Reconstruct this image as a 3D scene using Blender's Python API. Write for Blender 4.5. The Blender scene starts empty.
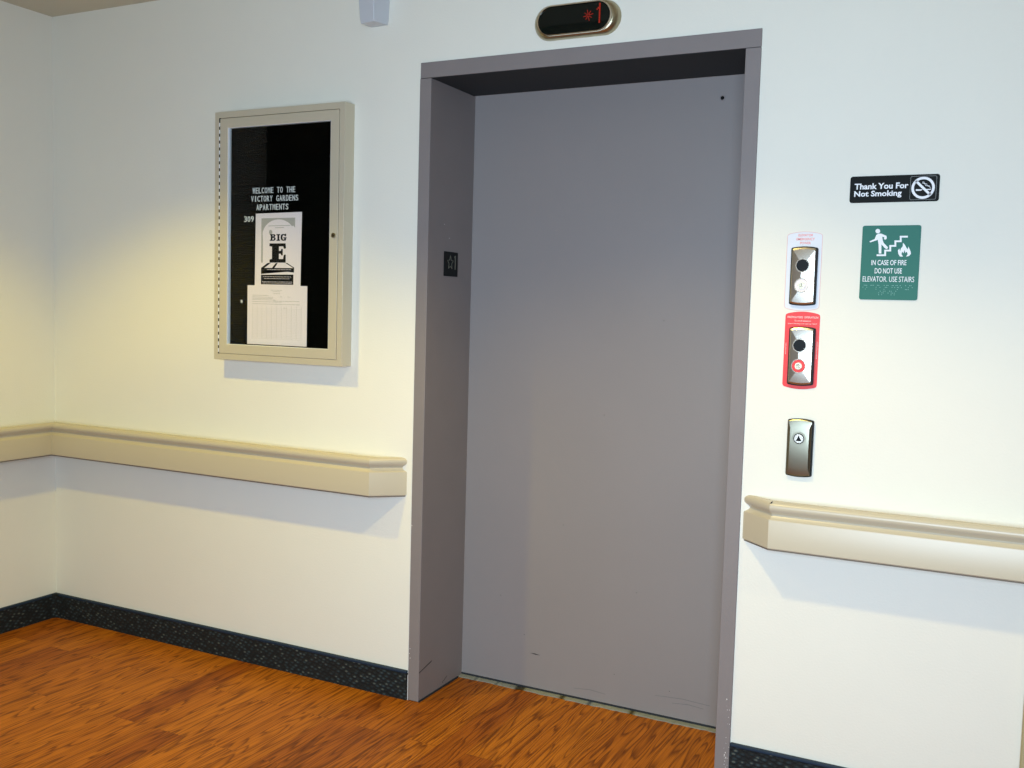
import bpy, bmesh, math, random
from mathutils import Vector, Matrix
random.seed(4)
sc = bpy.context.scene
COL = sc.collection
PI = math.pi

# ------------------------------------------------------------ camera, light, exposure
F_PX = 988.47
YAW, PITCH, ROLL = 0.4648, -0.0745, 0.0276
CAM = Vector((1.8095, -2.8672, 1.3709))
fw = Vector((-math.sin(YAW)*math.cos(PITCH), math.cos(YAW)*math.cos(PITCH), math.sin(PITCH)))
r0 = Vector((math.cos(YAW), math.sin(YAW), 0)); u0 = r0.cross(fw)
rr = r0*math.cos(ROLL) + u0*math.sin(ROLL); uu = -r0*math.sin(ROLL) + u0*math.cos(ROLL)
cam = bpy.data.cameras.new('camera'); cam.sensor_width = 36; cam.lens = F_PX/1024*36
cam.clip_start = 0.02
co = bpy.data.objects.new('camera', cam); COL.objects.link(co)
M = Matrix((rr, uu, -fw)).transposed().to_4x4(); M.translation = CAM
co.matrix_world = M
sc.camera = co

world = bpy.data.worlds.new('world'); sc.world = world; world.use_nodes = True
world.node_tree.nodes['Background'].inputs[0].default_value = (0.75, 0.85, 1.0, 1)
world.node_tree.nodes['Background'].inputs[1].default_value = 0.4

CEIL = 2.5259; L = 1.7989
def downlight(x, y, power, col=(1.0, 0.72, 0.30)):
    l = bpy.data.lights.new('downlight', 'SPOT'); l.energy = power; l.color = col
    l.spot_size = math.radians(114); l.spot_blend = 0.50; l.shadow_soft_size = 0.045
    o = bpy.data.objects.new('downlight', l); COL.objects.link(o); o.location = (x, y, CEIL-0.02)
def area(name, loc, target, sx, sy, power, col):
    l = bpy.data.lights.new(name, 'AREA'); l.shape = 'RECTANGLE'; l.size = sx; l.size_y = sy
    l.energy = power; l.color = col; l.spread = math.radians(125)
    o = bpy.data.objects.new(name, l); COL.objects.link(o); o.location = loc
    o.rotation_euler = (Vector(target)-Vector(loc)).to_track_quat('-Z', 'Y').to_euler()
downlight(-0.85, -1.04, 76, (1.0, 0.76, 0.06))
downlight(0.83, -1.04, 78, (1.0, 0.74, 0.25))
downlight(2.52, -1.04, 25, (1.0, 0.82, 0.5))
area('cool_fill', (1.6, -3.5, 1.30), (0.8, 0, 0.95), 1.5, 1.1, 64, (0.635, 0.825, 1.03))  # added cool area light, in place of an unseen source behind the camera

vs = sc.view_settings
vs.view_transform = 'Standard'; vs.look = 'None'; vs.gamma = 1; vs.exposure = 0.0
vs.use_curve_mapping = False

# ------------------------------------------------------------ materials
def lin(c):
    return tuple(((v/255)/12.92 if v/255 <= 0.04045 else ((v/255+0.055)/1.055)**2.4) for v in c)
def mat(name, rgb, rough=0.6, metal=0.0, spec=0.5, bump=0.0, bscale=80, var=0.0, vscale=3, coat=0.0, emit=None):
    m = bpy.data.materials.new(name); m.use_nodes = True
    nt = m.node_tree; b = nt.nodes['Principled BSDF']
    c = (*rgb, 1)
    b.inputs['Base Color'].default_value = c; b.inputs['Roughness'].default_value = rough
    b.inputs['Metallic'].default_value = metal; b.inputs['Specular IOR Level'].default_value = spec
    b.inputs['Coat Weight'].default_value = coat
    if emit:
        b.inputs['Emission Color'].default_value = (*emit[0], 1); b.inputs['Emission Strength'].default_value = emit[1]
    geo = nt.nodes.new('ShaderNodeNewGeometry')
    if bump:
        n = nt.nodes.new('ShaderNodeTexNoise'); n.inputs['Scale'].default_value = bscale; n.inputs['Detail'].default_value = 4
        nt.links.new(geo.outputs['Position'], n.inputs['Vector'])
        bp = nt.nodes.new('ShaderNodeBump'); bp.inputs['Strength'].default_value = bump; bp.inputs['Distance'].default_value = 0.002
        nt.links.new(n.outputs['Fac'], bp.inputs['Height']); nt.links.new(bp.outputs['Normal'], b.inputs['Normal'])
    if var:
        n = nt.nodes.new('ShaderNodeTexNoise'); n.inputs['Scale'].default_value = vscale; n.inputs['Detail'].default_value = 5
        nt.links.new(geo.outputs['Position'], n.inputs['Vector'])
        mx = nt.nodes.new('ShaderNodeMix'); mx.data_type = 'RGBA'
        mx.inputs['A'].default_value = (*[v*(1-var) for v in rgb], 1); mx.inputs['B'].default_value = (*[min(1, v*(1+var)) for v in rgb], 1)
        nt.links.new(n.outputs['Fac'], mx.inputs['Factor']); nt.links.new(mx.outputs['Result'], b.inputs['Base Color'])
    return m
M_WALL = mat('wall_paint', (0.80, 0.79, 0.70), 0.75, spec=0.2, bump=0.25, bscale=160, var=0.02, vscale=4)
M_PASSAGE = mat('dimmed_passage_wall', (0.04, 0.04, 0.035), 0.8)  # dimness of the passage put into its wall colour
M_CEIL = mat('ceiling_paint', (0.60, 0.57, 0.46), 0.9, spec=0.1, bump=0.3, bscale=90)
M_DOOR = mat('door_paint', (0.25, 0.228, 0.222), 0.48, spec=0.4, bump=0.12, bscale=230, var=0.05, vscale=2.5)
M_FRAME = mat('frame_paint', (0.225, 0.20, 0.195), 0.5, spec=0.35, bump=0.15, bscale=200, var=0.06, vscale=8)
M_RAIL = mat('handrail_vinyl', (0.53, 0.47, 0.34), 0.33, spec=0.5, bump=0.04, bscale=300)
M_RAILDARK = mat('dark_brown_strip', (0.16, 0.13, 0.09), 0.6)
M_ALU = mat('champagne_aluminium', (0.60, 0.55, 0.42), 0.40, metal=0.2, spec=0.5, bump=0.03, bscale=400)
M_ALUBRIGHT = mat('bright_aluminium', (0.85, 0.87, 0.88), 0.3, metal=0.1)
M_FELT = mat('black_felt', (0.0018, 0.0022, 0.0018), 0.95, spec=0.0)
M_BLACK = mat('black_plastic', (0.004, 0.005, 0.005), 0.4, spec=0.12)
M_BLACKGLOSS = mat('black_glass', (0.003, 0.006, 0.005), 0.06, spec=0.3)
M_WHITE = mat('white_plastic', (0.82, 0.82, 0.80), 0.5)
M_PAPER = mat('paper', (0.86, 0.76, 0.79), 0.85, spec=0.1)
M_INK = mat('black_ink', (0.012, 0.012, 0.012), 0.8, spec=0.1)
M_GREYINK = mat('grey_ink', (0.45, 0.42, 0.39), 0.85, spec=0.1)
M_PALEINK = mat('pale_grey_ink', (0.62, 0.57, 0.54), 0.85, spec=0.1)
M_NICKEL = mat('brushed_nickel', (0.54, 0.51, 0.45), 0.27, metal=1.0)
M_CALL = mat('dark_steel', (0.24, 0.23, 0.175), 0.30, metal=1.0)
M_BRONZE = mat('brushed_bronze_steel', (0.42, 0.37, 0.25), 0.3, metal=1.0)
M_CHROME = mat('polished_rim', (0.85, 0.82, 0.72), 0.12, metal=1.0)
M_RED = mat('red_label', (0.78, 0.03, 0.03), 0.5)
M_REDPALE = mat('red_print', (0.82, 0.20, 0.17), 0.6)
M_PINKLINE = mat('pale_red_print', (0.75, 0.42, 0.40), 0.6)
M_CLEARLABEL = mat('pale_label_film', (0.72, 0.74, 0.78), 0.5)
M_GREEN = mat('green_sign', (0.036, 0.175, 0.135), 0.5, spec=0.15)
M_BRAILLE = mat('green_sign_dots', (0.22, 0.46, 0.40), 0.5)
M_SIGNWHITE = mat('sign_white', (0.82, 0.84, 0.86), 0.5)
M_SIGNGREY = mat('sign_grey', (0.25, 0.27, 0.26), 0.5)
M_PINKWHITE = mat('pink_white', (0.85, 0.78, 0.75), 0.6)
M_LED = mat('red_indicator', (0.10, 0.008, 0.005), 0.5, spec=0.1, emit=((0.9, 0.06, 0.03), 0.26))
M_GREYPLASTIC = mat('pale_grey_plastic', (0.56, 0.60, 0.65), 0.3, spec=0.5)
M_SILL = mat('sill_metal', (0.27, 0.28, 0.22), 0.6, metal=0.2, var=0.25, vscale=60)
M_DARKGAP = mat('dark_gap', (0.012, 0.016, 0.02), 0.8)
M_SCUFF = mat('scuff', (0.03, 0.025, 0.025), 0.8)
M_CAULK = mat('white_paint_edge', (0.75, 0.74, 0.70), 0.6)
M_TAN = mat('tan_paint', (0.40, 0.34, 0.18), 0.6)
M_NAVY = mat('navy_binding', (0.012, 0.028, 0.055), 0.6, spec=0.3)
M_PIT = mat('number_plate_tan', (0.11, 0.11, 0.085), 0.6)

def floor_material():
    m = bpy.data.materials.new('wood_planks'); m.use_nodes = True
    nt = m.node_tree; N = nt.nodes.new; lk = nt.links.new; b = nt.nodes['Principled BSDF']
    geo = N('ShaderNodeNewGeometry')
    mp = N('ShaderNodeMapping'); mp.inputs['Rotation'].default_value = (0, 0, PI/2); mp.inputs['Location'].default_value = (0.31, 0.035, 0)
    lk(geo.outputs['Position'], mp.inputs['Vector'])
    br = N('ShaderNodeTexBrick'); br.offset = 0.37; br.offset_frequency = 2
    br.inputs['Scale'].default_value = 1; br.inputs['Brick Width'].default_value = 0.92; br.inputs['Row Height'].default_value = 0.104
    br.inputs['Mortar Size'].default_value = 0.0009; br.inputs['Mortar Smooth'].default_value = 0.4
    br.inputs['Color1'].default_value = (0, 0, 0, 1); br.inputs['Color2'].default_value = (1, 1, 1, 1); br.inputs['Mortar'].default_value = (0.4, 0.4, 0.4, 1)
    lk(mp.outputs['Vector'], br.inputs['Vector'])
    # shift the grain per plank
    sc_ = N('ShaderNodeVectorMath'); sc_.operation = 'MULTIPLY'; sc_.inputs[1].default_value = (7.3, 11.1, 5.7)
    lk(br.outputs['Color'], sc_.inputs[0])
    ad = N('ShaderNodeVectorMath'); ad.operation = 'ADD'; lk(geo.outputs['Position'], ad.inputs[0]); lk(sc_.outputs[0], ad.inputs[1])
    m1 = N('ShaderNodeMapping'); m1.inputs['Scale'].default_value = (13, 1.15, 1); lk(ad.outputs[0], m1.inputs['Vector'])
    n1 = N('ShaderNodeTexNoise'); n1.inputs['Scale'].default_value = 1.0; n1.inputs['Detail'].default_value = 2.5; n1.inputs['Distortion'].default_value = 0.2
    lk(m1.outputs['Vector'], n1.inputs['Vector'])
    # contour lines of the noise = cathedral grain
    mu = N('ShaderNodeMath'); mu.operation = 'MULTIPLY'; mu.inputs[1].default_value = 15; lk(n1.outputs['Fac'], mu.inputs[0])
    fr = N('ShaderNodeMath'); fr.operation = 'FRACT'; lk(mu.outputs[0], fr.inputs[0])
    r1 = N('ShaderNodeValToRGB'); e = r1.color_ramp.elements
    e[0].position = 0.0; e[0].color = (1, 1, 1, 1); e[1].position = 1.0; e[1].color = (1, 1, 1, 1)
    q = r1.color_ramp.elements.new(0.5); q.color = (0.95, 0.93, 0.92, 1)
    q = r1.color_ramp.elements.new(0.86); q.color = (0.30, 0.24, 0.20, 1)
    lk(fr.outputs[0], r1.inputs['Fac'])
    # fine fibre
    m2 = N('ShaderNodeMapping'); m2.inputs['Scale'].default_value = (270, 4.0, 1); lk(ad.outputs[0], m2.inputs['Vector'])
    n2 = N('ShaderNodeTexNoise'); n2.inputs['Detail'].default_value = 3; n2.inputs['Scale'].default_value = 1; lk(m2.outputs['Vector'], n2.inputs['Vector'])
    r2 = N('ShaderNodeValToRGB'); e = r2.color_ramp.elements
    e[0].position = 0.36; e[0].color = (0.42, 0.34, 0.30, 1); e[1].position = 0.58; e[1].color = (1, 1, 1, 1)
    lk(n2.outputs['Fac'], r2.inputs['Fac'])
    # plank tone
    r3 = N('ShaderNodeValToRGB'); e = r3.color_ramp.elements
    e[0].position = 0.0; e[0].color = (0.33, 0.090, 0.008, 1); e[1].position = 1.0; e[1].color = (0.52, 0.172, 0.012, 1)
    q = e.new(0.35); q.color = (0.48, 0.150, 0.010, 1)
    lk(br.outputs['Color'], r3.inputs['Fac'])
    x1 = N('ShaderNodeMix'); x1.data_type = 'RGBA'; x1.blend_type = 'MULTIPLY'; x1.inputs['Factor'].default_value = 0.85
    lk(r3.outputs['Color'], x1.inputs['A']); lk(r1.outputs['Color'], x1.inputs['B'])
    x2 = N('ShaderNodeMix'); x2.data_type = 'RGBA'; x2.blend_type = 'MULTIPLY'; x2.inputs['Factor'].default_value = 0.68
    lk(x1.outputs['Result'], x2.inputs['A']); lk(r2.outputs['Color'], x2.inputs['B'])
    x3 = N('ShaderNodeMix'); x3.data_type = 'RGBA'; x3.blend_type = 'MIX'; x3.inputs['B'].default_value = (0.05, 0.018, 0.006, 1)
    f3 = N('ShaderNodeMath'); f3.operation = 'MULTIPLY'; f3.inputs[1].default_value = 0.6; lk(br.outputs['Fac'], f3.inputs[0])
    lk(f3.outputs[0], x3.inputs['Factor']); lk(x2.outputs['Result'], x3.inputs['A'])
    lk(x3.outputs['Result'], b.inputs['Base Color'])
    b.inputs['Roughness'].default_value = 0.5; b.inputs['Specular IOR Level'].default_value = 0.12
    bp = N('ShaderNodeBump'); bp.inputs['Strength'].default_value = 0.25; bp.inputs['Distance'].default_value = 0.001
    lk(n2.outputs['Fac'], bp.inputs['Height']); lk(bp.outputs['Normal'], b.inputs['Normal'])
    return m
M_FLOOR = floor_material()

def weave_material():
    m = bpy.data.materials.new('woven_carpet_strip'); m.use_nodes = True
    nt = m.node_tree; N = nt.nodes.new; lk = nt.links.new; b = nt.nodes['Principled BSDF']
    geo = N('ShaderNodeNewGeometry')
    sx = N('ShaderNodeSeparateXYZ'); lk(geo.outputs['Position'], sx.inputs[0])
    s = N('ShaderNodeMath'); s.operation = 'ADD'; lk(sx.outputs['X'], s.inputs[0]); lk(sx.outputs['Y'], s.inputs[1])
    cb = N('ShaderNodeCombineXYZ'); lk(s.outputs[0], cb.inputs['X']); lk(sx.outputs['Z'], cb.inputs['Y'])
    mp = N('ShaderNodeMapping'); mp.inputs['Rotation'].default_value = (0, 0, 0.45); mp.inputs['Scale'].default_value = (48, 82, 1)
    lk(cb.outputs[0], mp.inputs['Vector'])
    v = N('ShaderNodeTexVoronoi'); v.inputs['Scale'].default_value = 1; v.inputs['Randomness'].default_value = 0.45; lk(mp.outputs[0], v.inputs['Vector'])
    r = N('ShaderNodeValToRGB'); e = r.color_ramp.elements
    e[0].position = 0.0; e[0].color = (0.050, 0.078, 0.085, 1); e[1].position = 0.50; e[1].color = (0.001, 0.003, 0.004, 1)
    q = e.new(0.25); q.color = (0.012, 0.024, 0.030, 1)
    lk(v.outputs['Distance'], r.inputs['Fac'])
    sp = N('ShaderNodeSeparateColor'); lk(v.outputs['Color'], sp.inputs[0])
    g = N('ShaderNodeMath'); g.operation = 'GREATER_THAN'; g.inputs[1].default_value = 0.62; lk(sp.outputs[0], g.inputs[0])
    l2 = N('ShaderNodeMath'); l2.operation = 'LESS_THAN'; l2.inputs[1].default_value = 0.24; lk(v.outputs['Distance'], l2.inputs[0])
    mm = N('ShaderNodeMath'); mm.operation = 'MULTIPLY'; lk(g.outputs[0], mm.inputs[0]); lk(l2.outputs[0], mm.inputs[1])
    x = N('ShaderNodeMix'); x.data_type = 'RGBA'; x.inputs['B'].default_value = (0.075, 0.085, 0.07, 1)
    lk(mm.outputs[0], x.inputs['Factor']); lk(r.outputs['Color'], x.inputs['A']); lk(x.outputs['Result'], b.inputs['Base Color'])
    b.inputs['Roughness'].default_value = 0.85
    iv = N('ShaderNodeMath'); iv.operation = 'SUBTRACT'; iv.inputs[0].default_value = 1; lk(v.outputs['Distance'], iv.inputs[1])
    bp = N('ShaderNodeBump'); bp.inputs['Strength'].default_value = 0.9; bp.inputs['Distance'].default_value = 0.004
    lk(iv.outputs[0], bp.inputs['Height']); lk(bp.outputs['Normal'], b.inputs['Normal'])
    return m
M_WEAVE = weave_material()

def glass_material():
    m = bpy.data.materials.new('clear_pane'); m.use_nodes = True
    nt = m.node_tree; nt.nodes.clear(); N = nt.nodes.new; lk = nt.links.new
    o = N('ShaderNodeOutputMaterial'); mx = N('ShaderNodeMixShader'); t = N('ShaderNodeBsdfTransparent'); g = N('ShaderNodeBsdfGlossy')
    g.inputs['Roughness'].default_value = 0.02; fr = N('ShaderNodeFresnel'); fr.inputs['IOR'].default_value = 1.2
    t.inputs['Color'].default_value = (0.97, 0.98, 0.97, 1)
    lk(fr.outputs[0], mx.inputs[0]); lk(t.outputs[0], mx.inputs[1]); lk(g.outputs[0], mx.inputs[2]); lk(mx.outputs[0], o.inputs[0])
    return m
M_GLASS = glass_material()

# ------------------------------------------------------------ helpers
ROOT = {}      # object name -> world origin of it
def thing(name, loc, label=None, cat=None, group=None, kind=None):
    o = bpy.data.objects.new(name, None); COL.objects.link(o); o.location = loc
    o.empty_display_size = 0.05
    ROOT[o.name] = Vector(loc)
    tag(o, label, cat, group, kind)
    return o
def tag(o, label=None, cat=None, group=None, kind=None):
    if label: o['label'] = label
    if cat: o['category'] = cat
    if group: o['group'] = group
    if kind: o['kind'] = kind
    return o
def obj(name, bm, m, parent=None, sharp=32, origin=None, bevel=0):
    """links a bmesh given in world coordinates as one mesh object"""
    bmesh.ops.recalc_face_normals(bm, faces=bm.faces)
    if parent is not None: off = ROOT[parent.name]
    else: off = Vector(origin) if origin else Vector((0, 0, 0))
    for v in bm.verts: v.co -= off
    me = bpy.data.meshes.new(name); bm.to_mesh(me); bm.free()
    for mm in (m if isinstance(m, (list, tuple)) else [m]): me.materials.append(mm)
    me.shade_smooth(); me.set_sharp_from_angle(angle=math.radians(sharp))
    o = bpy.data.objects.new(name, me); COL.objects.link(o)
    if parent is not None: o.parent = parent
    else: o.location = off
    ROOT[o.name] = off
    if bevel:
        md = o.modifiers.new('bevel', 'BEVEL'); md.width = bevel; md.segments = 2; md.limit_method = 'ANGLE'; md.angle_limit = math.radians(40)
    return o
def box(bm, x0, x1, y0, y1, z0, z1):
    vs_ = [bm.verts.new((x, y, z)) for x in (x0, x1) for y in (y0, y1) for z in (z0, z1)]
    for f in ((0,1,3,2),(4,6,7,5),(0,4,5,1),(2,3,7,6),(0,2,6,4),(1,5,7,3)):
        bm.faces.new([vs_[i] for i in f])
    return bm
def B(*a):
    return box(bmesh.new(), *a)
def loft(bm, rings, cap0=True, cap1=True):
    R = [[bm.verts.new(p) for p in ring] for ring in rings]
    n = len(R[0])
    for a, b in zip(R[:-1], R[1:]):
        for i in range(n):
            j = (i+1) % n
            try: bm.faces.new((a[i], a[j], b[j], b[i]))
            except ValueError: pass
    if cap0: bm.faces.new(R[0])
    if cap1: bm.faces.new(R[-1][::-1])
    return bm
def prism(bm, pts, y0, y1):
    """polygon pts (x,z) extruded between y0 and y1"""
    bot = [bm.verts.new((x, y0, z)) for x, z in pts]; top = [bm.verts.new((x, y1, z)) for x, z in pts]
    f0 = bm.faces.new(bot); f1 = bm.faces.new(top[::-1])
    n = len(pts)
    for i in range(n):
        bm.faces.new((bot[i], bot[(i+1) % n], top[(i+1) % n], top[i]))
    f0.normal_update(); f1.normal_update()
    bmesh.ops.triangulate(bm, faces=[f for f in (f0, f1) if len(f.verts) > 4])
    return bm
def circ(cx, cz, r, n=32, a0=0.0, a1=2*PI, closed=True):
    k = n if closed else n+1
    return [(cx+r*math.cos(a0+(a1-a0)*i/n), cz+r*math.sin(a0+(a1-a0)*i/n)) for i in range(k)]
def disc(bm, cx, cz, r, y0, y1, n=32):
    return prism(bm, circ(cx, cz, r, n), y0, y1)
def ring(bm, cx, cz, ro, ri, y0, y1, n=40):
    for i in range(n):
        a, b = 2*PI*i/n, 2*PI*(i+1)/n
    O0 = [bm.verts.new((x, y0, z)) for x, z in circ(cx, cz, ro, n)]; I0 = [bm.verts.new((x, y0, z)) for x, z in circ(cx, cz, ri, n)]
    O1 = [bm.verts.new((x, y1, z)) for x, z in circ(cx, cz, ro, n)]; I1 = [bm.verts.new((x, y1, z)) for x, z in circ(cx, cz, ri, n)]
    for i in range(n):
        j = (i+1) % n
        bm.faces.new((O0[i], O0[j], I0[j], I0[i])); bm.faces.new((O1[i], I1[i], I1[j], O1[j]))
        bm.faces.new((O0[i], O1[i], O1[j], O0[j])); bm.faces.new((I0[i], I0[j], I1[j], I1[i]))
    return bm
def stroke(bm, pts, w, y0, y1):
    """thick polyline of joined quads with square ends"""
    for k, ((ax, az), (bx, bz)) in enumerate(zip(pts[:-1], pts[1:])):
        if k % 2: ya = y0-0.00012
        else: ya = y0
        d = Vector((bx-ax, bz-az)); l = d.length; d /= l; n = Vector((-d.y, d.x))*w/2; e = d*w/2
        prism(bm, [(ax-e.x+n.x, az-e.y+n.y), (ax-e.x-n.x, az-e.y-n.y), (bx+e.x-n.x, bz+e.y-n.y), (bx+e.x+n.x, bz+e.y+n.y)], ya, y1)
    return bm
def rrect(x0, x1, z0, z1, r, n=5):
    P = []
    for cx, cz, a in ((x1-r, z1-r, 0), (x0+r, z1-r, PI/2), (x0+r, z0+r, PI), (x1-r, z0+r, 1.5*PI)):
        P += [(cx+r*math.cos(a+PI/2*i/n), cz+r*math.sin(a+PI/2*i/n)) for i in range(n+1)]
    return P
def arcplate(x0, x1, z0, z1, arc, r=0.003, n=12):
    """plate outline whose top and bottom bulge by arc beyond z1/z0; counter-clockwise from lower left"""
    cx, hw = (x0+x1)/2, (x1-x0)/2
    P = []
    def f(t): return arc*(1-t*t)
    k = n
    lo = [(cx+hw*t*(1-r/hw), z0-f(t*(1-r/hw))) for t in [-1+2*i/k for i in range(k+1)]]
    hi = [(cx-hw*t*(1-r/hw), z1+f(t*(1-r/hw))) for t in [-1+2*i/k for i in range(k+1)]]
    P += lo
    P += [(x1-r*0.25, z0+r*0.15), (x1, z0+r)]
    P += [(x1, z1-r), (x1-r*0.25, z1-r*0.15)]
    P += hi
    P += [(x0+r*0.25, z1-r*0.15), (x0, z1-r), (x0, z0+r), (x0+r*0.25, z0+r*0.15)]
    return P
def text_bm(s, x0, x1, z0, z1, y0, y1, bold=0.0, space=1.0):
    """lettering fitted to the given box, facing -y"""
    cu = bpy.data.curves.new('lettering_curve', 'FONT'); cu.body = s; cu.extrude = 0.01; cu.offset = bold; cu.resolution_u = 3
    cu.space_character = space
    o = bpy.data.objects.new('lettering_tmp', cu); COL.objects.link(o)
    bpy.context.view_layer.update()
    me = bpy.data.meshes.new_from_object(o.evaluated_get(bpy.context.evaluated_depsgraph_get()))
    bm = bmesh.new(); bm.from_mesh(me)
    bpy.data.objects.remove(o); bpy.data.curves.remove(cu); bpy.data.meshes.remove(me)
    xs = [v.co.x for v in bm.verts]; ys = [v.co.y for v in bm.verts]; zs = [v.co.z for v in bm.verts]
    ax, bx, ay, by, az, bz = min(xs), max(xs), min(ys), max(ys), min(zs), max(zs)
    for v in bm.verts:
        x, y, z = v.co
        v.co = (x0+(x-ax)/(bx-ax)*(x1-x0), y0+(y1-y0)*(z-az)/(bz-az), z0+(y-ay)/(by-ay)*(z1-z0))
    return bm
def merge(dst, src):
    me = bpy.data.meshes.new('tmp'); src.to_mesh(me); src.free(); dst.from_mesh(me); bpy.data.meshes.remove(me); return dst

# ------------------------------------------------------------ the room
W, H, JW, D, H0, FT = 1.134, 2.1851, 0.0441, 0.2983, 2.134, 0.006
def struct(name, bm, m, **k):
    return tag(obj(name, bm, m, **k), kind='structure')
XR, YR = 4.6, -3.7
bm = bmesh.new()
prism(bm, [(-L-0.12, -0.1), (JW-0.012, -0.1), (JW-0.012, H0+0.012), (W-JW+0.012, H0+0.012), (W-JW+0.012, -0.1), (XR, -0.1), (XR, CEIL+0.1), (-L-0.12, CEIL+0.1)], 0.0, 0.42)
struct('wall_back', bm, M_WALL)
YL = -1.42      # the left wall ends here, a dim passage opens behind it
struct('wall_left', B(-L-0.12, -L, YL, 0.0, -0.1, CEIL+0.1), M_WALL)
struct('wall_right', B(XR, XR+0.1, YR, 0.42, -0.1, CEIL+0.1), M_WALL)
bm = bmesh.new()
for a in ((-4.1, 1.0, YR-0.1, YR, -0.1, CEIL+0.1), (2.9, XR+0.1, YR-0.1, YR, -0.1, CEIL+0.1), (1.0, 2.9, YR-0.1, YR, -0.1, 0.95), (1.0, 2.9, YR-0.1, YR, 2.4, CEIL+0.1)):
    box(bm, *a)
struct('wall_rear', bm, M_WALL)
struct('wall_passage', B(-4.2, -4.1, YR-0.1, YL+0.1, -0.1, CEIL+0.1), M_PASSAGE)
struct('wall_passage_end', B(-4.1, -L-0.12, YL, YL+0.1, -0.1, CEIL+0.1), M_PASSAGE)
struct('floor', B(-4.2, XR+0.1, YR-0.1, 0.45, -0.12, 0.0), M_FLOOR)
struct('ceiling', B(-4.2, XR+0.1, YR-0.1, 0.45, CEIL, CEIL+0.12), M_CEIL)

# skirting: woven carpet strip with a navy binding along its top
def skirting(name, x0, x1, wall='back'):
    ZB, T = 0.105, 0.012
    a = (x0, x1, -T, 0.0) if wall == 'back' else (-L, -L+T, x0, x1)
    o = struct(name, B(*a, 0.0, ZB-0.010), M_WEAVE)
    a2 = (x0, x1, -T-0.0015, 0.0) if wall == 'back' else (-L, -L+T+0.0015, x0, x1)
    obj('binding', B(*a2, ZB-0.010, ZB), M_NAVY, o, bevel=0.003)
    return o
bm = bmesh.new()
skirting('baseboard_back', -L+0.012, -0.004)
skirting('baseboard_back', W+0.001, 1.896)
skirting('baseboard_left', YL, 0.0, 'left')
# small quarter round where the two strips meet in the corner
o = struct('trim_3', loft(bmesh.new(), [[(-L+0.010, -0.010, z), (-L+0.034, -0.0122, z), (-L+0.020, -0.018, z), (-L+0.0122, -0.034, z)] for z in (0.001, 0.104)]), M_WEAVE)

# casing at the right-hand end of the wall
struct('trim_2', B(1.897, 1.99, -0.022, 0.0, 0.0, 0.70), M_TAN, bevel=0.004)

# ------------------------------------------------------------ elevator doorway
door = thing('door_1', (W/2, D, 0.0), kind='structure')
dp = obj('door_panel', B(0.02, W-0.02, D, D+0.04, 0.012, H0+0.03), M_DOOR, door)
bm = bmesh.new(); ring(bm, 0.9459, 2.0648, 0.009, 0.006, D-0.0015, D+0.001)
obj('keyhole_rim', bm, M_FRAME, dp)
obj('keyhole', disc(bmesh.new(), 0.9459, 2.0648, 0.0062, D-0.0008, D+0.001), M_BLACK, dp)
# jambs: steel reveal and front face in one folded profile
def jamb(x0, x1):
    return B(x0, x1, -FT, D, 0.0015, H0-0.0015)
jl = obj('jamb', jamb(0.0, JW), M_FRAME, door, bevel=0.0012)
jr = obj('jamb', jamb(W-JW, W), M_FRAME, door, bevel=0.0012)
hd = obj('header', B(0.0015, W, -FT, D, H0, H), M_FRAME, door, bevel=0.0012)
obj('joint_gap', B(0.002, W-0.002, -FT+0.0015, D-0.01, H0-0.0014, H0-0.0001), M_DARKGAP, hd)
obj('dark_gap', B(JW, W-JW, D-0.002, D+0.03, 0.0, 0.0115), M_DARKGAP, door)
# ragged metal sill strip in front of the door
bm = bmesh.new(); n = 60; pa, pb = [], []
for i in range(n+1):
    x = JW+(W-2*JW)*i/n
    pa.append((x, D-0.021+random.uniform(-0.003, 0.003))); pb.append((x, D-0.0022))
for i in range(n):
    q = [pa[i], pa[i+1], pb[i+1], pb[i]]
    v0 = [bm.verts.new((x, y, 0.0)) for x, y in q]; v1 = [bm.verts.new((x, y, 0.0035+0.002*(k > 1))) for k, (x, y) in enumerate(q)]
    bm.faces.new(v0); bm.faces.new(v1)
    for k in range(4): bm.faces.new((v0[k], v0[(k+1) % 4], v1[(k+1) % 4], v1[k]))
bmesh.ops.remove_doubles(bm, verts=bm.verts, dist=1e-5)
obj('sill', bm, M_SILL, door)
# dark bead under the left jamb
obj('floor_bead', B(JW, JW+0.0035, -FT, D-0.03, 0.0, 0.006), M_DARKGAP, jl)
obj('paint_edge', B(-0.0045, 0.0, -0.003, 0.0, 0.106, 1.15), M_CAULK, jl)
obj('chipped_corner', B(-0.0018, 0.0004, -FT-0.0004, 0.0, 0.0, 0.09), M_CAULK, jl)
bm = bmesh.new()
for k in range(26):      # bare chips at the foot of the right jamb
    z = abs(random.gauss(0.10, 0.055)); x = W-random.uniform(0.0, 0.014)-0.004*random.random(); s = random.uniform(0.0005, 0.0016)
    prism(bm, [(x+s*random.uniform(.5, 1)*math.cos(t), z+2.2*s*random.uniform(.5, 1)*math.sin(t)) for t in [k2*PI/3 for k2 in range(6)]], -FT-0.0004, -FT+0.0005)
obj('paint_chips', bm, M_CAULK, jr)
bm = bmesh.new()
for z, x in ((0.185, 0.006), (0.168, 0.004), (0.152, 0.007), (0.62, 0.003)):
    prism(bm, circ(x, z, 0.0016, 6), -FT-0.0004, -FT+0.0005)
for z, y in ((1.66, 0.10), (1.615, 0.135)):
    box(bm, JW-0.0005, JW+0.0004, y-0.0015, y+0.0015, z-0.001, z+0.001)
obj('paint_chips', bm, M_CAULK, jl)
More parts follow.
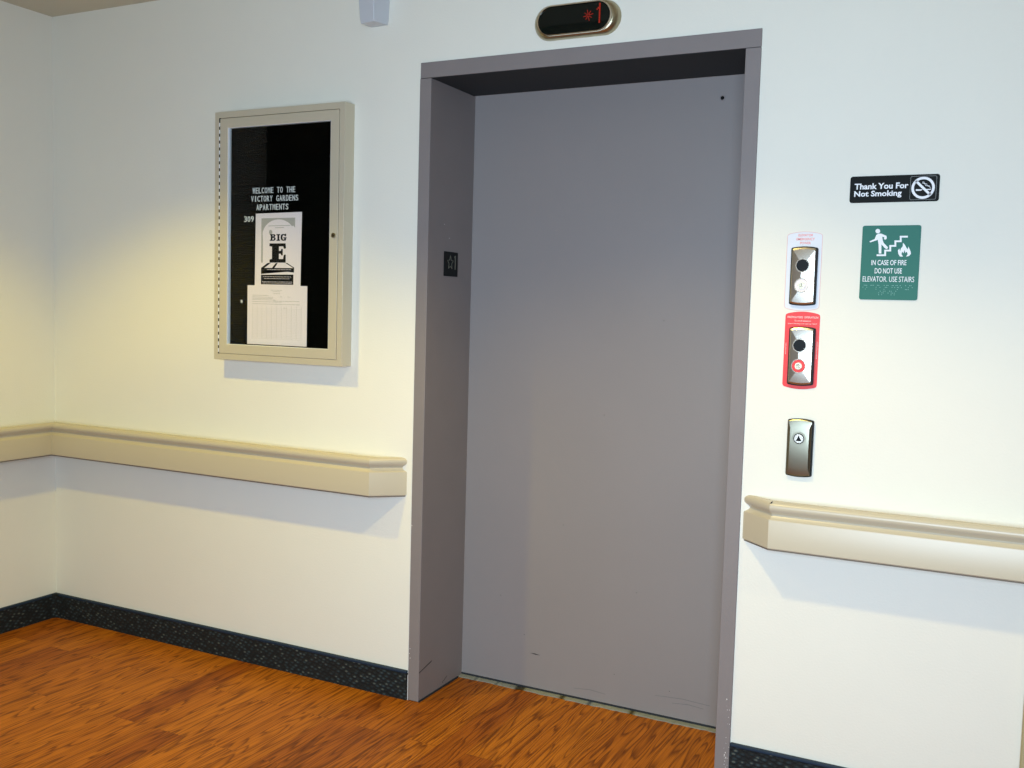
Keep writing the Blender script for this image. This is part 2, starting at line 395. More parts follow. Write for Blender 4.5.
# scuffs
def scuff_x(y0, z0, y1, z1, w):      # on the reveal (x = JW)
    bm = bmesh.new(); v = [(y0, z0-w*0.3), (y1, z1-w), (y1+0.004, z1), (y0+0.002, z0+w*0.4)]
    a = [bm.verts.new((JW-0.0003, y, z)) for y, z in v]; b_ = [bm.verts.new((JW+0.0004, y, z)) for y, z in v]
    bm.faces.new(a); bm.faces.new(b_[::-1])
    for k in range(4): bm.faces.new((a[k], a[(k+1) % 4], b_[(k+1) % 4], b_[k]))
    return bm
obj('scuff_mark', scuff_x(-0.006, 0.105, 0.075, 0.125, 0.005), M_SCUFF, jl)
obj('scuff_mark', scuff_x(0.155, 0.018, 0.185, 0.034, 0.004), M_SCUFF, jl)
obj('scuff_mark', prism(bmesh.new(), [(0.325, 0.137), (0.345, 0.134), (0.366, 0.135), (0.345, 0.138)], D-0.0004, D+0.001), M_SCUFF, dp)
bm = bmesh.new()
for x, z in ((0.44, 0.62), (0.58, 1.02), (0.65, 0.12), (0.72, 0.42), (0.30, 0.2), (0.85, 0.1), (0.78, 1.35), (0.2, 0.33)):
    prism(bm, circ(x, z, 0.0014, 6), D-0.0003, D+0.001)
obj('scuff_mark', bm, M_SCUFF, dp)
bm = bmesh.new()
for x0, x1, z in ((0.80, 0.99, 0.075), (0.86, 0.97, 0.06), (0.50, 0.62, 0.04)):
    prism(bm, [(x0, z), ((x0+x1)/2, z+0.006), (x1, z+0.002), (x1, z+0.004), ((x0+x1)/2, z+0.0085), (x0, z+0.0015)], D-0.0002, D+0.001)
obj('scuff_mark', bm, mat('faint_scuff', (0.17, 0.165, 0.165), 0.6), dp)

# ------------------------------------------------------------ handrails
DR, ZR, ZF, ZT = 0.0859, 0.7197, 0.8033, 0.857
PROF = [(0, ZR), (DR-0.003, ZR), (DR, ZR+0.003), (DR, 0.800), (0.0848, 0.8033), (0.081, 0.806), (0.0765, 0.810), (0.0735, 0.8145), (0.0735, 0.8175), (0.0765, 0.8220),
        (0.0812, 0.8265), (0.0848, 0.832), (0.0858, 0.838), (0.0850, 0.8435), (0.0818, 0.8485), (0.0765, 0.8517), (0.070, 0.8525), (0.062, 0.8513), (0.050, 0.8480), (0.03, 0.8445), (0, 0.843)]
def isect(p, d, y):
    t = (y-p[1])/d[1]; return (p[0]+d[0]*t, y)
def mitre(A, Bp, d, inward):
    """plan points at depth d: on the long run and on the wall, for the return from A (front) to Bp (wall)"""
    dx, dy = Bp[0]-A[0], Bp[1]-A[1]; l = math.hypot(dx, dy); dx /= l; dy /= l
    nx, ny = (-dy, dx)
    if nx*inward < 0: nx, ny = -nx, -ny
    s = DR-d; P = (A[0]+nx*s, A[1]+ny*s)
    return isect(P, (dx, dy), -d), isect(P, (dx, dy), 0.0)
def sweep(fn, prof=PROF):
    """fn(d) -> list of plan points"""
    n = len(fn(prof[0][0])); bm = bmesh.new()
    loft(bm, [[(*fn(d)[k], z) for d, z in prof] for k in range(n)])
    bmesh.ops.remove_doubles(bm, verts=bm.verts, dist=1e-5)
    return bm
STRIP = [(0.0, ZR-0.0035), (DR-0.003, ZR-0.0035), (DR-0.003, ZR), (0.0, ZR)]  # profile of the thin dark strip along the rail's bottom edge
AL, BL_ = (-0.1234, -DR), (-0.0248, 0.0)
AR, BR_ = (1.2338, -DR), (1.142, 0.0)
def ml(d):
    a, b = mitre(AL, BL_, d, -1); return a, b
def mr(d):
    a, b = mitre(AR, BR_, d, 1); return a, b
hr = thing('handrail', (-0.9, 0.0, ZR), 'beige moulded handrail left of the elevator, turning the corner under the notice case', 'handrail')
f_left = lambda d: [(-L+d, -1.36), (-L+d, -d)]
f_back = lambda d: [(-L+d, -d), ml(d)[0]]
f_ret = lambda d: [ml(d)[0], ml(d)[1]]
p1 = obj('rail', sweep(f_left), M_RAIL, hr); p2 = obj('rail', sweep(f_back), M_RAIL, hr); p3 = obj('return_end', sweep(f_ret), M_RAIL, hr)
obj('bottom_strip', sweep(f_left, STRIP), M_RAILDARK, p1); obj('bottom_strip', sweep(f_back, STRIP), M_RAILDARK, p2); obj('bottom_strip', sweep(f_ret, STRIP), M_RAILDARK, p3)
hr = thing('handrail', (1.6, 0.0, ZR), 'beige moulded handrail right of the elevator, below the call button', 'handrail')
f_run = lambda d: [mr(d)[0], (2.9, -d)]
f_ret2 = lambda d: [mr(d)[1], mr(d)[0]]
p1 = obj('rail', sweep(f_run), M_RAIL, hr); p2 = obj('return_end', sweep(f_ret2), M_RAIL, hr)
obj('bottom_strip', sweep(f_run, STRIP), M_RAILDARK, p1); obj('bottom_strip', sweep(f_ret2, STRIP), M_RAILDARK, p2)
bm = prism(bmesh.new(), [(1.2335, 0.8487), (1.238, 0.8495), (1.2415, 0.8545), (1.2375, 0.8540)], -DR+0.0035, -DR+0.012)
obj('chipped_seam', bm, M_SCUFF, p1)

# ------------------------------------------------------------ notice case
X0, X1, Z0, Z1, DB = -0.856, -0.268, 1.1575, 2.0676, 0.0553
nb = thing('notice_case', ((X0+X1)/2, 0.0, Z0), 'wall-mounted glazed letter board case with champagne metal frame, left of the elevator', 'notice board')
def frame_bm(x0, x1, z0, z1, w, y0, y1, wl=None):
    """mitred rectangular frame with face width w"""
    bm = bmesh.new(); o = [(x0, z0), (x1, z0), (x1, z1), (x0, z1)]; wl = wl or w; i = [(x0+wl, z0+w), (x1-w, z0+w), (x1-w, z1-w), (x0+wl, z1-w)]
    for k in range(4):
        j = (k+1) % 4; q = [o[k], o[j], i[j], i[k]]
        a = [bm.verts.new((x, y0, z)) for x, z in q]; b_ = [bm.verts.new((x, y1, z)) for x, z in q]
        bm.faces.new(a); bm.faces.new(b_[::-1]); bm.faces.new((a[0], b_[0], b_[1], a[1])); bm.faces.new((a[2], b_[2], b_[3], a[3]))
    bmesh.ops.remove_doubles(bm, verts=bm.verts, dist=1e-6)
    return bm
obj('case_frame', frame_bm(X0, X1, Z0, Z1, 0.0225, -DB, 0.0), M_ALU, nb, bevel=0.0012)
dx0, dx1, dz0, dz1 = X0+0.0245, X1-0.0245, Z0+0.0235, Z1-0.0245
nd = obj('case_door', frame_bm(dx0, dx1, dz0, dz1, 0.0345, -DB-0.001, -DB+0.019, 0.038), M_ALU, nb, bevel=0.0012)
obj('bezel', frame_bm(dx0+0.038, dx1-0.0345, dz0+0.0345, dz1-0.0345, 0.0012, -DB+0.0003, -DB+0.017), M_ALUBRIGHT, nd)
obj('glass', B(dx0+0.0385, dx1-0.035, -DB+0.006, -DB+0.009, dz0+0.035, dz1-0.035), M_GLASS, nd)
bm = bmesh.new()
n = 34
for k in range(n):
    z = Z0+0.028+(Z1-Z0-0.056)*k/n
    loft(bm, [[(X0+0.0238+0.0022*math.cos(t), -DB-0.0012+0.0022*math.sin(t), zz) for t in [i*PI/4 for i in range(8)]] for zz in (z, z+(Z1-Z0-0.056)/n*0.55)])
obj('hinge', bm, M_ALUBRIGHT, nd)
obj('hinge_gap', B(X0+0.0212, X0+0.0262, -DB-0.0013, -DB+0.004, Z0+0.022, Z1-0.022), M_DARKGAP, nb)
obj('back_gap', B(X0+0.02, X1-0.02, -DB+0.020, -DB+0.022, Z0+0.0225, Z0+0.0228), M_DARKGAP, nb)
# lock
lk_ = obj('lock', disc(bmesh.new(), -0.3085, 1.6128, 0.0085, -DB-0.005, -DB), M_BRONZE, nd, bevel=0.001)
obj('keyway', B(-0.3095, -0.3075, -DB-0.0055, -DB-0.0045, 1.6085, 1.617), M_BLACK, lk_)
# grooved felt
bm = bmesh.new(); z = Z0+0.024
pts = []
prof = [( -0.002, z)]
while z < Z1-0.03:
    prof += [(-0.008, z), (-0.008, z+0.0050), (-0.0064, z+0.0053), (-0.0064, z+0.0062)]
    z += 0.0066
prof += [(-0.008, z), (-0.002, z)]
loft(bm, [[(x, y, zz) for y, zz in prof] for x in (X0+0.0230, X1-0.0230)], cap0=False, cap1=False)
obj('felt_letter_panel', bm, M_FELT, nb, sharp=10)
FY = -0.0082
def row(s, x0, x1, zc, h=0.021):
    bm = bmesh.new(); n = len(s); p = (x1-x0)/(n-0.25)
    for k, ch in enumerate(s):
        if ch == ' ': continue
        w = p*0.76; a = x0+k*p
        if ch in 'I1': a += w*0.33; w *= 0.34
        merge(bm, text_bm(ch, a, a+w, zc-h/2, zc+h/2, FY-0.002, FY, bold=0.004))
    obj('letter_row', bm, M_WHITE, nb)
row('WELCOME TO THE', -0.715, -0.518, 1.7835)
row('VICTORY GARDENS', -0.7215, -0.504, 1.7535)
row('APARTMENTS', -0.696, -0.5485, 1.7225)
row('309', -0.7545, -0.7095, 1.6803)
bm = bmesh.new()     # loose clip left at the bottom of the panel
prism(bm, [(-0.772, 1.380), (-0.766, 1.379), (-0.768, 1.372), (-0.763, 1.370), (-0.760, 1.374), (-0.763, 1.382)], FY-0.002, FY)
obj('paper_scrap', bm, M_WHITE, nb)

# flyer
PY = FY-0.0024
def uvmap(x0, x1, z1, z0):
    return lambda u, v: (x0+(x1-x0)*u, z1+(z0-z1)*v)
g = uvmap(-0.6985, -0.4845, 1.702, 1.430)
fl = thing('flyer', (-0.591, FY, 1.430), 'pale flyer with a huge black letter E, upper sheet on the letter board', 'flyer')
obj('sheet', prism(bmesh.new(), [g(-0.008, 1), g(0.985, 1), g(1.0, 0), g(0.004, 0.01)], PY-0.0004, PY), M_PAPER, fl)
Y0, Y1 = PY-0.0007, PY-0.0004
def ink(pl, m, name, parent, y0=None, y1=None):
    bm = bmesh.new()
    for p in pl: prism(bm, p, Y0 if y0 is None else y0, Y1 if y1 is None else y1)
    return obj(name, bm, m, parent)
c = lambda x, y: g((x-95)/420, (y-70)/652)      # crop pixels of the flyer
def poly(*p): return [c(*q) for q in p]
arch = [(165+0, 505), (150, 505), (150, 118), (455, 118), (455, 205), (440, 185)] + [(305+145*math.cos(t), 262-132*math.sin(t)) for t in [0.55+i*(PI-0.65)/14 for i in range(15)]] + [(165, 300)]
ink([poly(*arch)], M_GREYINK, 'grey_arch', fl)
for q in (((215, 183), (412, 181), (412, 186), (215, 188)), ((275, 200), (355, 199), (355, 204), (275, 205))):
    ink([poly(*q)], M_GREYINK, 'small_print', fl)
ink([[c(235+15*math.cos(t), 240-20*math.sin(t)) for t in [i*PI/8 for i in range(16)]]], M_GREYINK, 'grey_emblem', fl)
# slab-serif lettering
bigs = [poly((232, 258), (266, 258), (266, 267), (232, 267)), poly((232, 306), (266, 306), (266, 315), (232, 315)), poly((240, 260), (252, 260), (252, 313), (240, 313)),
        poly((260, 258), (276, 261), (280, 272), (272, 282), (250, 284), (250, 276), (264, 275), (268, 269), (260, 266)),
        poly((250, 284), (272, 284), (283, 296), (277, 310), (262, 315), (262, 306), (269, 303), (271, 296), (264, 291), (250, 291)),
        poly((292, 258), (322, 258), (322, 267), (292, 267)), poly((292, 306), (322, 306), (322, 315), (292, 315)), poly((301, 260), (314, 260), (314, 313), (301, 313)),
        poly((352, 257), (368, 260), (370, 256), (376, 256), (376, 276), (368, 276), (362, 268), (352, 266), (344, 274), (342, 287), (345, 300), (353, 307), (363, 303), (363, 294), (354, 294), (354, 286), (380, 286), (380, 294), (375, 294), (375, 312), (366, 314), (350, 316), (336, 308), (329, 290), (332, 270), (340, 260))]
bm = bmesh.new()
for k, dx_ in enumerate((0.0, -0.0012)):
    for p in bigs: prism(bm, [(x+dx_, z) for x, z in p], Y0-0.0002*(k+1), Y1)
obj('lettering', bm, M_INK, fl)
E_ = poly((226, 338), (372, 338), (376, 382), (357, 384), (352, 364), (312, 364), (312, 404), (332, 402), (334, 386), (347, 386), (347, 442), (334, 442), (331, 428), (312, 427),
          (312, 474), (352, 474), (358, 436), (374, 436), (374, 505), (228, 505), (228, 478), (250, 474), (250, 366), (226, 362))
EL = ink([E_], M_INK, 'lettering', fl, Y0-0.0003, Y1)
ink([poly((210, 508), (240, 508), (178, 552), (445, 552), (372, 508), (388, 508), (450, 548), (450, 580), (150, 600), (150, 552)),
     poly((285, 510), (302, 510), (272, 552), (250, 552)), poly((150, 578), (450, 578), (450, 590), (300, 574), (150, 605)),
     poly((150, 612), (445, 608), (445, 696), (150, 696))], M_INK, 'black_bands', fl)
wl = []
random.seed(9)
for yy, xa, xb in ((566, 205, 425), (629, 170, 425), (645, 180, 415), (673, 160, 435), (684, 165, 430)):
    x = xa; wl.append([])
    while x < xb:
        w_ = random.uniform(10, 26); wl[-1].append(poly((x, yy-1.7), (min(x+w_, xb), yy-1.7), (min(x+w_, xb), yy+1.7), (x, yy+1.7))); x += w_+5
for ln in wl: ink(ln, M_PAPER, 'small_print', fl, Y0-0.0003, Y0)

# form sheet below
g2 = uvmap(-0.733, -0.4555, 1.4368, 1.2185)
fs = thing('form_sheet', (-0.594, FY, 1.2185), 'pale printed form with a faint table grid, lower sheet on the letter board', 'paper')
PY2 = PY-0.0016
obj('sheet', prism(bmesh.new(), [g2(0, 1.0), g2(1, 1.0), g2(1, 0), g2(0, 0)], PY2-0.0004, PY2), M_PAPER, fs)
c2 = lambda x, y: g2((x-82)/608, (y-108)/610)
bm = bmesh.new()
def dashes(y, xa, xb, h=3):
    x = xa
    while x < xb:
        w_ = random.uniform(12, 40); prism(bm, [c2(x, y-h), c2(min(x+w_, xb), y-h), c2(min(x+w_, xb), y+h), c2(x, y+h)], PY2-0.0007, PY2-0.0004); x += w_+7
for y, xa, xb in ((155, 322, 435), (170, 345, 420), (190, 352, 420), (210, 135, 300), (228, 135, 350), (242, 135, 345), (256, 135, 380), (266, 350, 610), (276, 135, 440), (298, 135, 620), (222, 420, 440), (222, 495, 525), (335, 455, 485)):
    dashes(y, xa, xb, 2.2)
obj('small_print', bm, M_GREYINK, fs)
bm = bmesh.new()
for k in range(11):
    x = 135+k*50; prism(bm, [c2(x-0.9, 310), c2(x+0.9, 310), c2(x+0.9, 655), c2(x-0.9, 655)], PY2-0.0006, PY2-0.0004)
for k in range(20):
    y = 345+k*16.3; prism(bm, [c2(135, y-0.9), c2(635, y-0.9), c2(635, y+0.9), c2(135, y+0.9)], PY2-0.0006, PY2-0.0004)
obj('table_grid', bm, M_PALEINK, fs)

# ------------------------------------------------------------ floor indicator over the door
def pill(cx, cz, hl, r, y, n=14):
    a = hl-r
    return [(cx+a+r*math.cos(t), y, cz+r*math.sin(t)) for t in [-PI/2+PI*i/n for i in range(n+1)]] + [(cx-a+r*math.cos(t), y, cz+r*math.sin(t)) for t in [PI/2+PI*i/n for i in range(n+1)]]
ic, iz = 0.5637, 2.2645
fi = thing('floor_indicator', (ic, 0, iz), 'oval metal floor indicator with black glass and red digit, above the elevator door', 'indicator')
bm = bmesh.new()
loft(bm, [pill(ic, iz, 0.1435, 0.052, 0.0), pill(ic, iz, 0.1435, 0.0525, -0.004), pill(ic, iz, 0.139, 0.052, -0.016), pill(ic, iz, 0.1285, 0.0485, -0.026), pill(ic, iz, 0.124, 0.0460, -0.028)])
obj('housing', bm, M_BRONZE, fi, sharp=50)
bm = bmesh.new()
loft(bm, [pill(ic, iz, 0.1245, 0.0465, -0.027), pill(ic, iz, 0.1235, 0.0455, -0.033), pill(ic, iz, 0.1195, 0.0425, -0.0335), pill(ic, iz, 0.1190, 0.042, -0.027)], cap0=False, cap1=False)
obj('rim', bm, M_CHROME, fi, sharp=50)
bm = bmesh.new()
rg = []
for k in range(7):
    s = math.cos(k/7*PI/2); rg.append(pill(ic, iz, max(0.1192*s, 0.079*1.0*s+0.001), 0.0422*s, -0.030-0.006*math.sin(k/7*PI/2)))
rg = [pill(ic, iz, 0.077+0.0422*s, 0.0422*s, -0.030-0.005*(1-s*s)) for s in (1, 0.93, 0.82, 0.65, 0.45, 0.25, 0.05)]
loft(bm, rg)
gl = obj('glass', bm, M_BLACKGLOSS, fi, sharp=60)
yL = -0.0357
bm = bmesh.new()      # digit 1 built of small lit squares, with its flag
for k in range(9):
    z = iz+0.003-0.0265+k*0.0066; box(bm, 0.6480, 0.6525, yL-0.0012, yL, z, z+0.0058)
box(bm, 0.6440, 0.6475, yL-0.0012, yL, iz+0.0185, iz+0.0235)
box(bm, 0.6405, 0.6437, yL-0.0012, yL, iz+0.0155, iz+0.0190)
obj('digit', bm, M_LED, gl)
bm = bmesh.new()
sx_, sz_ = 0.6135, iz+0.0025
for k in range(8):
    a = k*PI/4+0.2; ra = 0.0135 if k % 2 else 0.0155
    stroke(bm, [(sx_+0.0035*math.cos(a), sz_+0.0035*math.sin(a)), (sx_+ra*math.cos(a), sz_+ra*math.sin(a))], 0.0017, yL-0.0012, yL)
obj('star', bm, M_LED, gl)

# ------------------------------------------------------------ pale sensor at the ceiling
ms = thing('wall_sensor', (-0.17, 0.0, 2.32), 'pale grey faceted plastic sensor high on the wall between notice case and elevator', 'sensor')
def q4(z, s, dz=0):
    P = [(-0.136, 0.0, z+0.003), (-0.1454+0.0, -0.0694*s, z), (-0.2072, -0.0564*s, z), (-0.2055, 0.0, z+0.002)]
    cx = -0.172
    return [(cx+(x-cx)*s, y, zz) for x, y, zz in P]
bm = loft(bmesh.new(), [q4(2.320, 1.0), q4(2.335, 1.07), q4(2.40, 1.16), q4(2.44, 1.16), q4(2.465, 0.9)])
obj('housing', bm, M_GREYPLASTIC, ms, bevel=0.002, sharp=20)
bm = bmesh.new()
obj('lens', loft(bmesh.new(), [[(-0.158, -0.0668, 2.352), (-0.1635, -0.0664, 2.352), (-0.161, -0.0672, 2.375)], [(-0.158, -0.079, 2.352), (-0.1635, -0.079, 2.352), (-0.161, -0.081, 2.375)]]), M_ALUBRIGHT, ms) if False else None

# ------------------------------------------------------------ floor number plate on the reveal
fp = thing('floor_number_plate', (JW, 0.147, 1.525), 'small black plate with star and numeral 1 on the left elevator reveal', 'sign')
obj('plate', B(JW, JW+0.003, 0.100, 0.193, 1.483, 1.568), M_BLACK, fp, bevel=0.001)
def box_x(bm, y0, y1, z0, z1): return box(bm, JW+0.0028, JW+0.0042, y0, y1, z0, z1)
bm = bmesh.new(); box_x(bm, 0.1715, 0.1765, 1.508, 1.556); box_x(bm, 0.1675, 0.1715, 1.549, 1.554)
obj('digit', bm, M_PIT, fp)
bm = bmesh.new()      # outlined five-pointed star
sy, sz, n = 0.140, 1.530, 10
P = [((0.021 if k % 2 == 0 else 0.0095), PI/2+k*PI/5) for k in range(10)]
pts = [(sy+r*math.cos(a), sz+1.2*r*math.sin(a)) for r, a in P]
for (a, b_), (c_, d_) in zip(pts, pts[1:]+pts[:1]):
    dv = Vector((c_-a, d_-b_)); dv.normalize(); nn = Vector((-dv.y, dv.x))*0.0011
    q = [(a+nn.x, b_+nn.y), (a-nn.x, b_-nn.y), (c_-nn.x, d_-nn.y), (c_+nn.x, d_+nn.y)]
    v0 = [bm.verts.new((JW+0.0028, y, z)) for y, z in q]; v1 = [bm.verts.new((JW+0.0042, y, z)) for y, z in q]
    bm.faces.new(v0); bm.faces.new(v1[::-1])
    for k in range(4): bm.faces.new((v0[k], v0[(k+1) % 4], v1[(k+1) % 4], v1[k]))
obj('star', bm, M_PIT, fp)

# ------------------------------------------------------------ key switches and call button
def hip_plate(x0, x1, z0, z1, arc, yb, yf, rise, s=0.16, hip=1.25):
    """arched metal plate with four facets meeting at a short upright ridge"""
    bm = bmesh.new(); P = arcplate(x0, x1, z0, z1, arc, 0.002, 12); cx = (x0+x1)/2; hw = (x1-x0)/2
    base = [(x, yb, z) for x, z in P]; edge = [(x, yf, z) for x, z in P]
    zc0, zc1 = z0+hw*hip, z1-hw*hip
    inn = []
    for x, z in P:
        inn.append((cx+(x-cx)*s, yf-rise, min(max(z, zc0), zc1)))
    mid = []
    for (x, z), (ix, iy, izz) in zip(P, inn):
        t = 0.10; mid.append((x+(ix-x)*t, yf-rise*0.28, z+(izz-z)*t))
    loft(bm, [base, edge, mid, inn])
    bmesh.ops.remove_doubles(bm, verts=bm.verts, dist=1e-5)
    return bm
def key_switch(x0, x1, z0, z1, zb, zk, cx, collar, label):
    t = thing('key_switch', ((x0+x1)/2, 0.0, z0), label, 'switch', 'key switches beside the elevator')
    obj('gasket', prism(bmesh.new(), arcplate(x0, x1, z0-0.0035, z1+0.003, 0.004, 0.004), -0.0095, -0.0008), M_BLACK, t)
    fpz = obj('faceplate', hip_plate(x0+0.003, x1-0.0045, z0, z1, 0.004, -0.008, -0.011, 0.0075), M_NICKEL, t, sharp=14)
    bm = bmesh.new(); ring(bm, cx, zb, 0.0195, 0.0165, -0.0205, -0.012); obj('light_rim', bm, M_CHROME, t)
    obj('indicator_light', disc(bmesh.new(), cx, zb, 0.0168, -0.0212, -0.012), M_BLACK, t, bevel=0.002)
    bm = bmesh.new(); ring(bm, cx-0.0005, zk, 0.0205, 0.0180, -0.0200, -0.012); obj('lock_rim', bm, M_CHROME, t)
    obj('lock_collar', disc(bmesh.new(), cx-0.0005, zk, 0.0182, -0.0192, -0.012), collar, t)
    lk2 = obj('lock_cylinder', disc(bmesh.new(), cx-0.0005, zk, 0.0098, -0.0225, -0.012), M_BRONZE, t, bevel=0.001)
    bm = bmesh.new(); ring(bm, cx-0.0005, zk, 0.0065, 0.0040, -0.0235, -0.022); obj('key_ring', bm, M_CHROME, lk2)
    obj('keyway', B(cx-0.0014, cx+0.0004, -0.0238, -0.0222, zk-0.0035, zk+0.0035), M_BLACK, lk2)
    return t
key_switch(1.2452, 1.3182, 1.4135, 1.5645, 1.5181, 1.4623, 1.2800, M_PINKWHITE, 'brushed metal key switch on the pale label, upper of the two, with white lock collar')
key_switch(1.2503, 1.3222, 1.1875, 1.3400, 1.2942, 1.2363, 1.2825, M_RED, 'brushed metal key switch on the red label, lower of the two, with red lock collar')

lb = thing('emergency_power_label', (1.2792, 0.0, 1.40), 'pale arched elevator emergency power label with thin red outline and text', 'label')
obj('backing', prism(bmesh.new(), arcplate(1.2306, 1.3278, 1.3990, 1.6060, 0.0075, 0.006), -0.0006, 0.0), M_CLEARLABEL, lb)
P = arcplate(1.2312, 1.3272, 1.3996, 1.6054, 0.0075, 0.006)
bm = stroke(bmesh.new(), P+P[:1], 0.0012, -0.0010, -0.0006); obj('outline', bm, M_PINKLINE, lb)
for s, zc, w in (('ELEVATOR', 1.6035, 0.040), ('EMERGENCY', 1.5925, 0.050), ('POWER', 1.5815, 0.029)):
    obj('lettering', text_bm(s, 1.2815-w/2, 1.2815+w/2, zc-0.0034, zc+0.0034, -0.0011, -0.0006, bold=0.01), M_REDPALE, lb)
lb = thing('firefighter_label', (1.2835, 0.0, 1.178), 'red arched firefighters operation label with fine white text around the lower key switch', 'label')
obj('backing', prism(bmesh.new(), arcplate(1.2360, 1.3316, 1.1775, 1.3820, 0.0075, 0.006), -0.0008, 0.0), M_RED, lb)
for s, zc, w, h in (('FIREFIGHTERS  OPERATION', 1.3735, 0.0845, 0.0056), ('To recall elevators', 1.3635, 0.046, 0.0042), ('Insert fire key and turn to "ON"', 1.3550, 0.080, 0.0042)):
    obj('lettering', text_bm(s, 1.2842-w/2, 1.2842+w/2, zc-h/2, zc+h/2, -0.0013, -0.0008), M_PINKWHITE, lb)
for x, za, zb in ((1.2410, 1.268, 1.298), (1.3268, 1.258, 1.306)):
    bm = bmesh.new(); z = za
    while z < zb:
        h = random.uniform(0.0015, 0.003); box(bm, x-0.0012, x+0.0012, -0.0012, -0.0008, z, z+h); z += h+0.0014
    obj('small_print', bm, M_PINKLINE, lb)

cb = thing('call_button_plate', (1.293, 0.0, 0.925), 'bronze metal elevator call plate with one round up button, above the right handrail', 'call button')
obj('gasket', prism(bmesh.new(), arcplate(1.2585, 1.3305, 0.9245, 1.0830, 0.004, 0.004), -0.0095, -0.0005), M_BLACK, cb)
obj('faceplate', hip_plate(1.2600, 1.3265, 0.9270, 1.0805, 0.004, -0.008, -0.011, 0.0050, 0.80, 0.62), M_CALL, cb, sharp=14)
bm = bmesh.new(); ring(bm, 1.2928, 1.031, 0.0195, 0.0150, -0.0185, -0.012); obj('button_rim', bm, M_CALL, cb)
bm = bmesh.new(); ring(bm, 1.2928, 1.031, 0.0150, 0.0125, -0.0180, -0.012); obj('button_gap', bm, M_BLACK, cb)
bt = obj('button', disc(bmesh.new(), 1.2928, 1.031, 0.0127, -0.0200, -0.012), M_NICKEL, cb, bevel=0.001)
obj('arrow', prism(bmesh.new(), [(1.2852, 1.0245), (1.3004, 1.0245), (1.2928, 1.0400)], -0.0206, -0.0198), M_BLACK, bt)

# ------------------------------------------------------------ signs
ns = thing('no_smoking_sign', (1.507, 0.0, 1.69), 'black rectangular no-smoking sign with white lettering, above the green sign', 'sign')
gx = lambda u, v: (1.3940+0.2262*u, 1.7612-0.0715*v)
obj('plate', prism(bmesh.new(), rrect(1.3940, 1.6202, 1.6897, 1.7612, 0.007), -0.0032, 0.0), mat('sign_black', (0.006, 0.007, 0.006), 0.5, spec=0.1), ns, bevel=0.0006)
def sign_text(s, fn, u0, u1, v0, v1, parent, y=-0.0032, bold=0.02, m=M_SIGNWHITE):
    a, b_ = fn(u0, v1), fn(u1, v0)
    return obj('lettering', text_bm(s, a[0], b_[0], a[1], b_[1], y-0.0006, y, bold=bold), m, parent)
sign_text('Thank You For', gx, 0.052, 0.660, 0.275, 0.500, ns, bold=0.028)
sign_text('Not Smoking', gx, 0.052, 0.590, 0.555, 0.835, ns, bold=0.028)
P = rrect(*[gx(0.682, 0)[0], gx(0.966, 0)[0], gx(0, 0.93)[1], gx(0, 0.07)[1]], 0.004)
obj('border', stroke(bmesh.new(), P+P[:1], 0.0008, -0.0037, -0.0032), M_SIGNGREY, ns)
cx, cz = gx(0.822, 0.5)
bm = bmesh.new(); ring(bm, cx, cz, 0.0290, 0.0225, -0.0040, -0.0032)
stroke(bm, [(cx-0.0165, cz+0.0165), (cx+0.0165, cz-0.0165)], 0.0062, -0.0040, -0.0033)
obj('prohibition_symbol', bm, M_SIGNWHITE, ns)
bm = bmesh.new(); prism(bm, [(cx-0.0175, cz-0.0075), (cx-0.0045, cz-0.0075), (cx-0.0005, cz-0.0040), (cx-0.0175, cz-0.0032)], -0.0039, -0.0032)
prism(bm, [(cx+0.010, cz-0.0060), (cx+0.0195, cz-0.0060), (cx+0.0195, cz-0.0035), (cx+0.0085, cz-0.0035)], -0.0039, -0.0032)
for o_ in (0, 0.0042):
    stroke(bm, [(cx+0.0190, cz-0.002+o_*0.3), (cx+0.0150-o_, cz+0.005), (cx+0.0100-o_, cz+0.0055), (cx+0.0085-o_, cz+0.010+o_*0.4), (cx+0.0030-o_, cz+0.0105+o_*0.3), (cx+0.001-o_*0.5, cz+0.0160)], 0.0010, -0.0039, -0.0032)
obj('cigarette', bm, M_SIGNWHITE, ns)

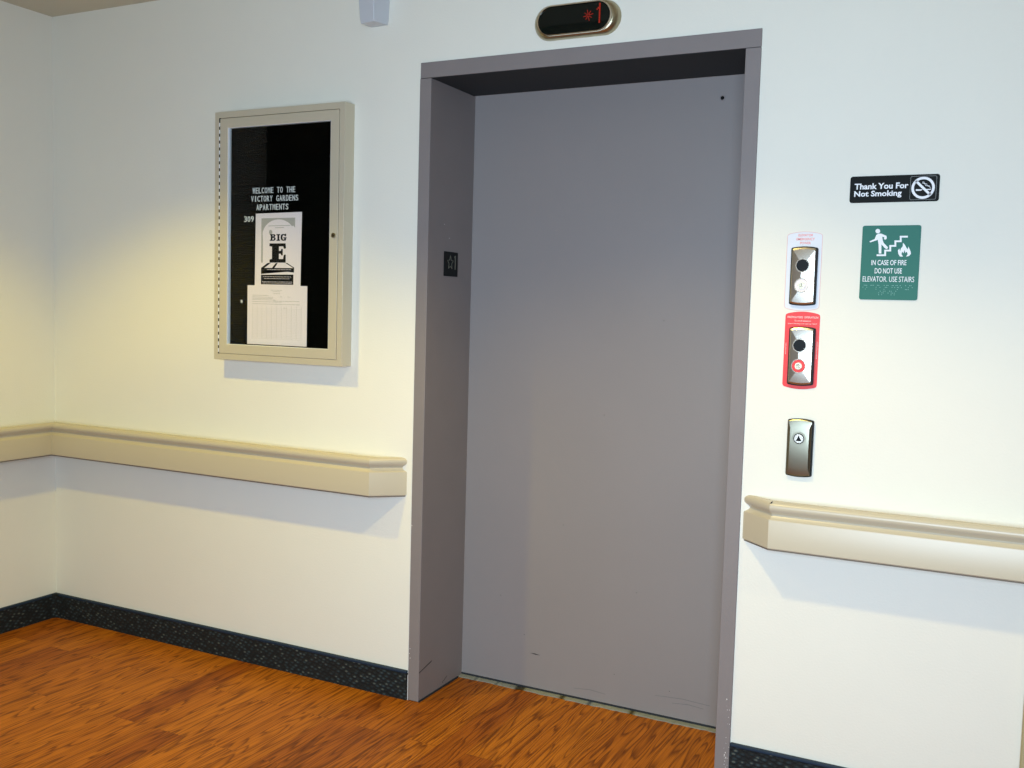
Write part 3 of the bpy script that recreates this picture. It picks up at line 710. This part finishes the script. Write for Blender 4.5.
fsn = thing('fire_stairs_sign', (1.507, 0.0, 1.428), 'green fire sign with running figure, stairs, flame and braille', 'sign')
obj('plate', prism(bmesh.new(), rrect(1.4325, 1.5815, 1.4268, 1.6275, 0.006), -0.0032, 0.0), M_GREEN, fsn, bevel=0.0006)
gf = lambda u, v: (1.4325+0.149*u, 1.627-0.1985*v)
cf = lambda x, y: gf((x-(72-32*(y-45)/680))/520, (y-45)/680)
ys = (-0.0039, -0.0032)
body = [(195, 130), (215, 118), (240, 118), (285, 140), (289, 160), (280, 174), (262, 170), (266, 152), (248, 147), (252, 178), (262, 205), (300, 245), (292, 262), (275, 256), (241, 218), (241, 302), (218, 302), (216, 220), (208, 175), (190, 182), (140, 199), (134, 189), (180, 168)]
fig = obj('running_figure', prism(prism(bmesh.new(), [cf(*p) for p in body], *ys), [cf(208+21*math.cos(t), 95-21*math.sin(t)) for t in [i*PI/10 for i in range(20)]], *ys), M_SIGNWHITE, fsn)
st = [(207, 318), (275, 318), (275, 275), (320, 275), (320, 232), (365, 232), (365, 190), (412, 190), (412, 148), (466, 148)]
obj('stairs', stroke(bmesh.new(), [cf(*p) for p in st], 0.0046, *ys), M_SIGNWHITE, fsn)
flm = [(405, 330), (391, 303), (388, 272), (400, 258), (407, 280), (415, 255), (430, 235), (432, 203), (450, 225), (462, 250), (475, 264), (479, 238), (490, 262), (500, 285), (502, 305), (487, 325), (460, 330), (474, 308), (466, 285), (455, 297), (445, 270), (438, 300), (425, 285), (419, 308), (432, 330)]
obj('flame', prism(bmesh.new(), [cf(*p) for p in flm], *ys), M_SIGNWHITE, fsn)
sign_text('IN CASE OF FIRE', gf, 0.185, 0.785, 0.466, 0.537, fsn, bold=0.01)
sign_text('DO NOT USE', gf, 0.25, 0.715, 0.577, 0.650, fsn, bold=0.01)
sign_text('ELEVATOR. USE STAIRS', gf, 0.048, 0.930, 0.690, 0.763, fsn, bold=0.0)
BR = dict(a='1', b='12', c='14', d='145', e='15', f='124', g='1245', h='125', i='24', j='245', k='13', l='123', m='134', n='1345', o='135', p='1234', q='12345', r='1235', s='234', t='2345', u='136', v='1236', w='2456', x='1346', y='13456', z='1356')
bm = bmesh.new()
def braille(s, u0, u1, v0, v1):
    n = len(s)
    for k, ch in enumerate(s):
        if ch not in BR: continue
        for d in BR[ch]:
            d = int(d)-1; u = u0+(u1-u0)*(k+0.45*(d//3))/n; v = v0+(v1-v0)*(d % 3)/2
            x, z = gf(u, v); prism(bm, circ(x, z, 0.0011, 6), -0.0042, -0.0032)
braille('in case of fire use', 0.06, 0.93, 0.812, 0.865)
braille('stairs', 0.34, 0.66, 0.890, 0.940)
obj('braille', bm, M_BRAILLE, fsn)
